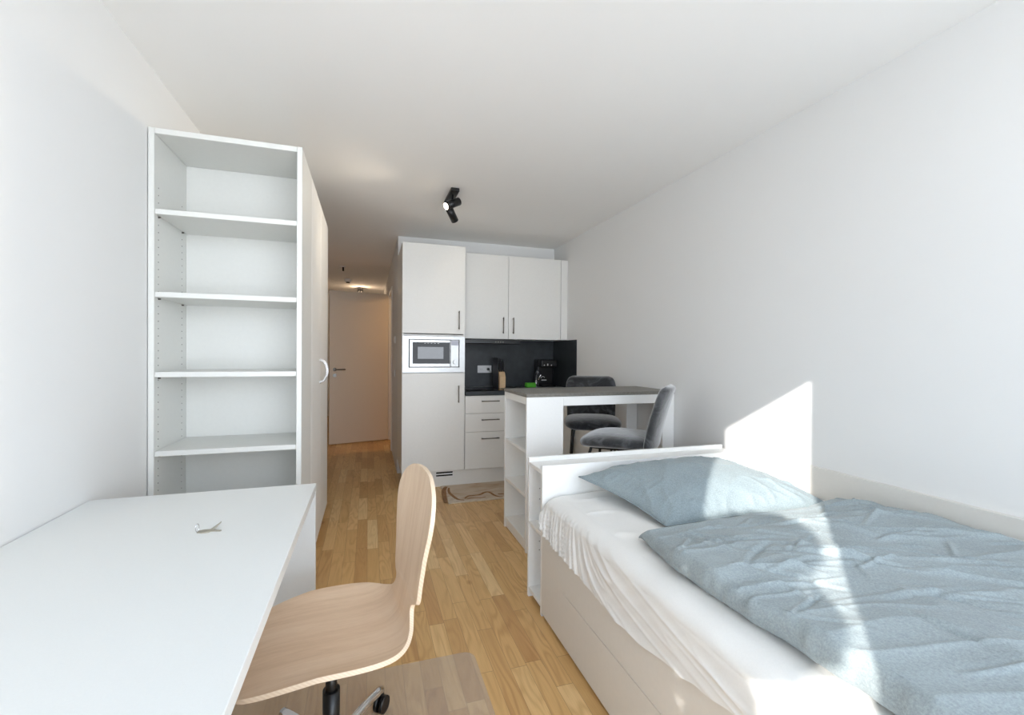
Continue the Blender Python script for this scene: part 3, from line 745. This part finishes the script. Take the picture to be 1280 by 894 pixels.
add_crease(1.50, 1.10, 2.0, .80, .012, .008, .03); add_crease(1.25, .98, 1.75, .55, .014, .007, -.03); add_crease(1.10, 1.05, 1.45, .80, .012, -.006, .02)
add_crease(1.55, 1.25, 1.95, .98, .011, .006, .02); add_crease(1.30, 1.22, 1.60, 1.10, .010, .006, .0); add_crease(1.62, .78, 1.70, .50, .008, .006, 0)
def crease(px, py, c):
    a, b, w, amp, bend = c; d = b-a; L = d.length; d = d/L; r = Vector((px, py))-a; t_ = r.dot(d)/L
    if t_ < 0 or t_ > 1: return 0.0
    q = r.dot(Vector((-d.y, d.x)))-bend*L*4*t_*(1-t_)*.5
    if abs(q) > 4*w: return 0.0
    k = q/w
    return 1.7*amp*math.sin(PI*t_)**.7*(math.exp(-k*k)-.35*math.exp(-(k-1.6)**2))
def dtop(x, y):
    e, f = x*.88-y*.47, x*.47+y*.88
    w = noise.noise(Vector((x*1.8, y*1.8, 7)))*.35
    z = .014*noise.noise(Vector((x*2.0, y*2.0, .4)))+.005*noise.noise(Vector((e*3, f*6, 1.4)))
    z += .0075*noise.noise(Vector((e*1.5+w, f*7.5+w*2, 3.3)))
    z += .0105*max(0, ridge(e*1.1+w, f*4.2+w*2.2, 5.3))**5
    z += .0064*max(0, ridge(e*2.6+w, f*8.5+w*3, 9.3))**5
    z += .0016*noise.noise(Vector((e*14, f*30, 2.2)))
    for c in CR: z += crease(x, y, c)
    return z
def duvet(u, v):
    y0 = -.02; yt = 1.375
    y = y0+(yt-y0)*u
    xl = interp(LE, y); xr = 2.0215
    corner = max(0, min(1, (y-1.15)/.22))               # the quilt thins towards the pillow
    th_ = .031-.017*corner
    if v < .14:
        a = v/.14*PI
        x = xl+.022-.026*math.sin(a)
        zc = MT+.0125+th_; z = zc-th_*math.cos(a)
        bl = max(0, (a-PI/2)/(PI/2)); z += bl*dtop(xl+.03, y)*.8
        x += .006*noise.noise(Vector((y*11, 0, 6)))+.004*noise.noise(Vector((y*30, 0, 3)))
    else:
        f = (v-.14)/.86; x = xl+.022+(xr-xl-.022)*f
        hump = .020*math.sin(PI*min(1, f*1.05))*(1-.8*corner)+.034*math.exp(-((f-.84)/.13)**2)*(.35+.65*corner)
        z = MT+.0125+2*th_+hump*min(1, f*4)+dtop(x, y)*(.8+.2*min(1, f*5))
        if f > .90: z -= .03*((f-.90)/.10)**2
    ee = yt-y; r = .035
    if ee < r:
        q = (r-ee)/r; z = MT+.0125+(z-MT-.0125)*(.12+.88*math.sqrt(max(0, 1-q*q)))
    return (x, y, max(z, MT+.0125))
m = MB(); V = m.grid(duvet, 360, 320)
nu, nv = len(V), len(V[0])
# flat underside closes the quilt
for i in range(nu-1):
    pass
und = [[m.bm.verts.new((V[i][j].co.x, V[i][j].co.y, MT+.0120)) for j in (0, nv-1)] for i in range(nu)]
for i in range(nu-1):
    m.bm.faces.new((und[i][0], und[i+1][0], und[i+1][1], und[i][1])); m.bm.faces.new((V[i][0], V[i+1][0], und[i+1][0], und[i][0])); m.bm.faces.new((V[i][-1], V[i+1][-1], und[i+1][1], und[i][1]))
tag(obj('duvet', m, M['duvet']), 'rumpled grey-blue duvet spread over the white mattress', 'duvet')

# ------------------------------------------------------------------ ceiling fixtures
sp = thing('ceiling_spotlight', 'black two-head spotlight on the main room ceiling', 'lamp', (.59, 3.42, H))
obj('base_bar', bx(.572, .635, 3.26, 3.60, H-.028, H-.0005, bev=.004), M['black'], sp)
def spot_head(e, c, d, lit, stem_y):
    c, d = Vector(c), Vector(d).normalized(); a, b = c-d*.062, c+d*.062
    h = obj('head', MB().cyl(a, b, .0295, n=28).cyl((c.x, stem_y, H-.028), c, .008, n=10), M['black'], e)
    obj('lens', MB().cyl(b+d*.0003, b+d*.0015, .025, n=28), M['lampface'] if lit else M['blackplastic'], h)
spot_head(sp, (.598, 3.34, H-.095), (-.75, -.25, -.42), True, 3.34)
spot_head(sp, (.625, 3.52, H-.118), (.50, .58, -.62), True, 3.52)
hs = thing('ceiling_spotlight', 'small dark ceiling lamp at the far end of the hall', 'lamp', (-.145, 8.75, H))
obj('base_bar', bx(-.20, -.09, 8.72, 8.78, H-.03, H-.0005, bev=.004), M['black'], hs)
for x in (-.17, -.12): 
    h = obj('head', MB().cyl((x, 8.75, H-.03), (x, 8.75, H-.10), .026, n=20), M['black'], hs)
    obj('lens', MB().cyl((x, 8.75, H-.1005), (x, 8.75, H-.1015), .022, n=20), M['lampface'], h)
sd = thing('smoke_detector', 'white smoke detector on the hall ceiling', 'detector', (-.322, 7.84, H))
obj('body', MB().lathe([(.035, H-.05), (.05, H-.042), (.055, H-.02), (.055, H-.0005)], (-.322, 7.84, 0)), M['plasticwhite'], sd)
obj('base_ring', MB().lathe([(.028, H-.062), (.03, H-.0505)], (-.322, 7.84, 0)), M['darkgap'], sd)
e = thing('ceiling_rose', 'small dark ceiling point with hanging stub in the hall', 'fitting', (-.34, 6.72, H))
obj('cap', MB().lathe([(.03, H-.012), (.04, H-.0005)], (-.34, 6.72, 0)), M['plasticwhite'], e)
obj('stub', MB().cyl((-.34, 6.72, H-.0125), (-.338, 6.70, H-.065), .012, n=12), M['black'], e)
for z, lb in ((1.408, 'white light switch on the hall wall, upper of two'), (1.03, 'white light switch on the hall wall, lower of two')):
    e = thing('light_switch', lb, 'switch', (XH, 5.25, z-.04), 0, 'hall light switches')
    obj('plate', bx(XH-.009, XH-.0005, 5.21, 5.29, z-.04, z+.04, bev=.002), M['plasticwhite'], e)
    obj('rocker', bx(XH-.013, XH-.0092, 5.222, 5.278, z-.028, z+.028, bev=.0015), M['plasticwhite'], e)

# ------------------------------------------------------------------ unseen potted tree, added to cast a person's rounded shadow on the duvet
tr = thing('shadow_tree', 'added tree in a pot, out of view, casting a rounded shadow on the duvet', 'plant', (-1.30, -1.05, -.05))
obj('pot', MB().lathe([(.13, -.049), (.17, .25), (.18, .27), (.15, .27)], (-1.30, -1.05, 0)), M['pot'], tr)
obj('trunk', MB().tube([(-1.30, -1.05, .26), (-1.31, -1.04, .8), (-1.29, -1.06, 1.4), (-1.24, -1.05, 1.9)], .018, n=10), M['bark'], tr)
random.seed(5); m = MB()
for cx, cz, rx, rz, cnt in ((-1.22, 1.955, .232, .125, 1000), (-1.22, 1.76, .255, .092, 900), (-1.35, 1.57, .14, .16, 600)):
    for k in range(cnt):
        while True:
            d = Vector((random.uniform(-1, 1), random.uniform(-1, 1), random.uniform(-1, 1)))
            if d.length <= 1: break
        p = Vector((cx+d.x*rx, -1.05+d.y*.16, cz+d.z*rz))
        a = Vector((random.gauss(0, 1), random.gauss(0, 1), random.gauss(0, 1))).normalized(); b = a.orthogonal().normalized(); s_ = random.uniform(.022, .034)
        vs = [m.bm.verts.new(p+q) for q in (-a*s_, b*s_*.55, a*s_, -b*s_*.55)]; m.bm.faces.new(vs)
fo = obj('foliage', m, M['leaf'], tr)

# ------------------------------------------------------------------ camera
th, ro, pi_ = .3114, .0068, -.0067
c, s = math.cos(th), math.sin(th)
r0, f0, u0 = Vector((c, -s, 0)), Vector((s, c, 0)), Vector((0, 0, 1))
fw = u0*math.sin(pi_)+f0*math.cos(pi_); up = u0*math.cos(pi_)-f0*math.sin(pi_)
R = r0*math.cos(ro)+up*math.sin(ro); U = up*math.cos(ro)-r0*math.sin(ro)
cam = bpy.data.cameras.new('camera'); cam.sensor_width = 36; cam.sensor_fit = 'HORIZONTAL'; cam.lens = 558.58/1280*36; cam.clip_start = .02
co = bpy.data.objects.new('camera', cam); C.objects.link(co)
mat = Matrix((R, U, -fw)).transposed().to_4x4(); mat.translation = Vector((0, 0, EYE)); co.matrix_world = mat
bpy.context.scene.camera = co

# ------------------------------------------------------------------ light
LV = dict(world=6.0, sun=7.0, portal=True, spot=26.0, hall=3.0, bath=9.0)
w = bpy.data.worlds.new('sky'); bpy.context.scene.world = w; w.use_nodes = True
nt = w.node_tree; bg = nt.nodes['Background']
tcn = nt.nodes.new('ShaderNodeTexCoord'); sp_ = nt.nodes.new('ShaderNodeSeparateXYZ'); nt.links.new(tcn.outputs['Generated'], sp_.inputs[0])
rp = nt.nodes.new('ShaderNodeValToRGB'); nt.links.new(sp_.outputs[2], rp.inputs[0])
e_ = rp.color_ramp.elements
e_.new(.14); e_.new(.38)
for k, (p_, c_) in enumerate(((0, (.86, .92, 1.0)), (.14, (.84, .93, 1.04)), (.38, (.40, .47, .56)), (1.0, (.24, .30, .38)))): e_[k].position = p_; e_[k].color = (*c_, 1)
nt.links.new(rp.outputs[0], bg.inputs['Color']); bg.inputs['Strength'].default_value = LV['world']
def light(name, typ, loc, energy, color=(1, 1, 1), **kw):
    l = bpy.data.lights.new(name, typ); l.energy = energy; l.color = color
    for k, v in kw.items(): setattr(l, k, v)
    o = bpy.data.objects.new(name, l); C.objects.link(o); o.location = loc; return o
sun = light('sun', 'SUN', (-3, -3, 4), LV['sun'], (1.0, .96, .90), angle=math.radians(.5))
sun.rotation_euler = Vector((1, .915, -.55)).to_track_quat('-Z', 'Y').to_euler()
for k, (a, b) in enumerate(ws):
    o = light('window_portal', 'AREA', ((a+b)/2, YF-WT-.01, (WZ0+WZ1)/2), 1, shape='RECTANGLE', size=b-a, size_y=WZ1-WZ0)
    o.rotation_euler = (PI/2, 0, 0); o.data.cycles.is_portal = True
def spot_l(name, loc, d, e, ang=100, col=(1, .86, .68)):
    o = light(name, 'SPOT', loc, e, col, spot_size=math.radians(ang), spot_blend=.6, shadow_soft_size=.03)
    o.rotation_euler = Vector(d).to_track_quat('-Z', 'Y').to_euler(); return o
d1 = Vector((-.75, -.25, -.42)).normalized(); d2 = Vector((.50, .58, -.62)).normalized()
spot_l('spot_lamp', Vector((.598, 3.34, H-.095))+d1*.066, d1, LV['spot'])
spot_l('spot_lamp', Vector((.625, 3.52, H-.118))+d2*.066, d2, 2.5)
light('hall_lamp', 'POINT', (-.145, 8.66, H-.14), LV['hall'], (1, .72, .48), shadow_soft_size=.03)
light('bathroom_lamp', 'POINT', (1.1, 6.1, 2.2), LV['bath'], (1, .62, .30), shadow_soft_size=.08)

sc = bpy.context.scene
vs = sc.view_settings; vs.view_transform = 'Standard'; vs.look = 'None'; vs.gamma = 1; vs.use_curve_mapping = False; vs.exposure = 0.42
sc.cycles.use_denoising = True
sc.cycles.max_bounces = 12; sc.cycles.diffuse_bounces = 8; sc.cycles.transparent_max_bounces = 12; sc.cycles.sample_clamp_indirect = 8
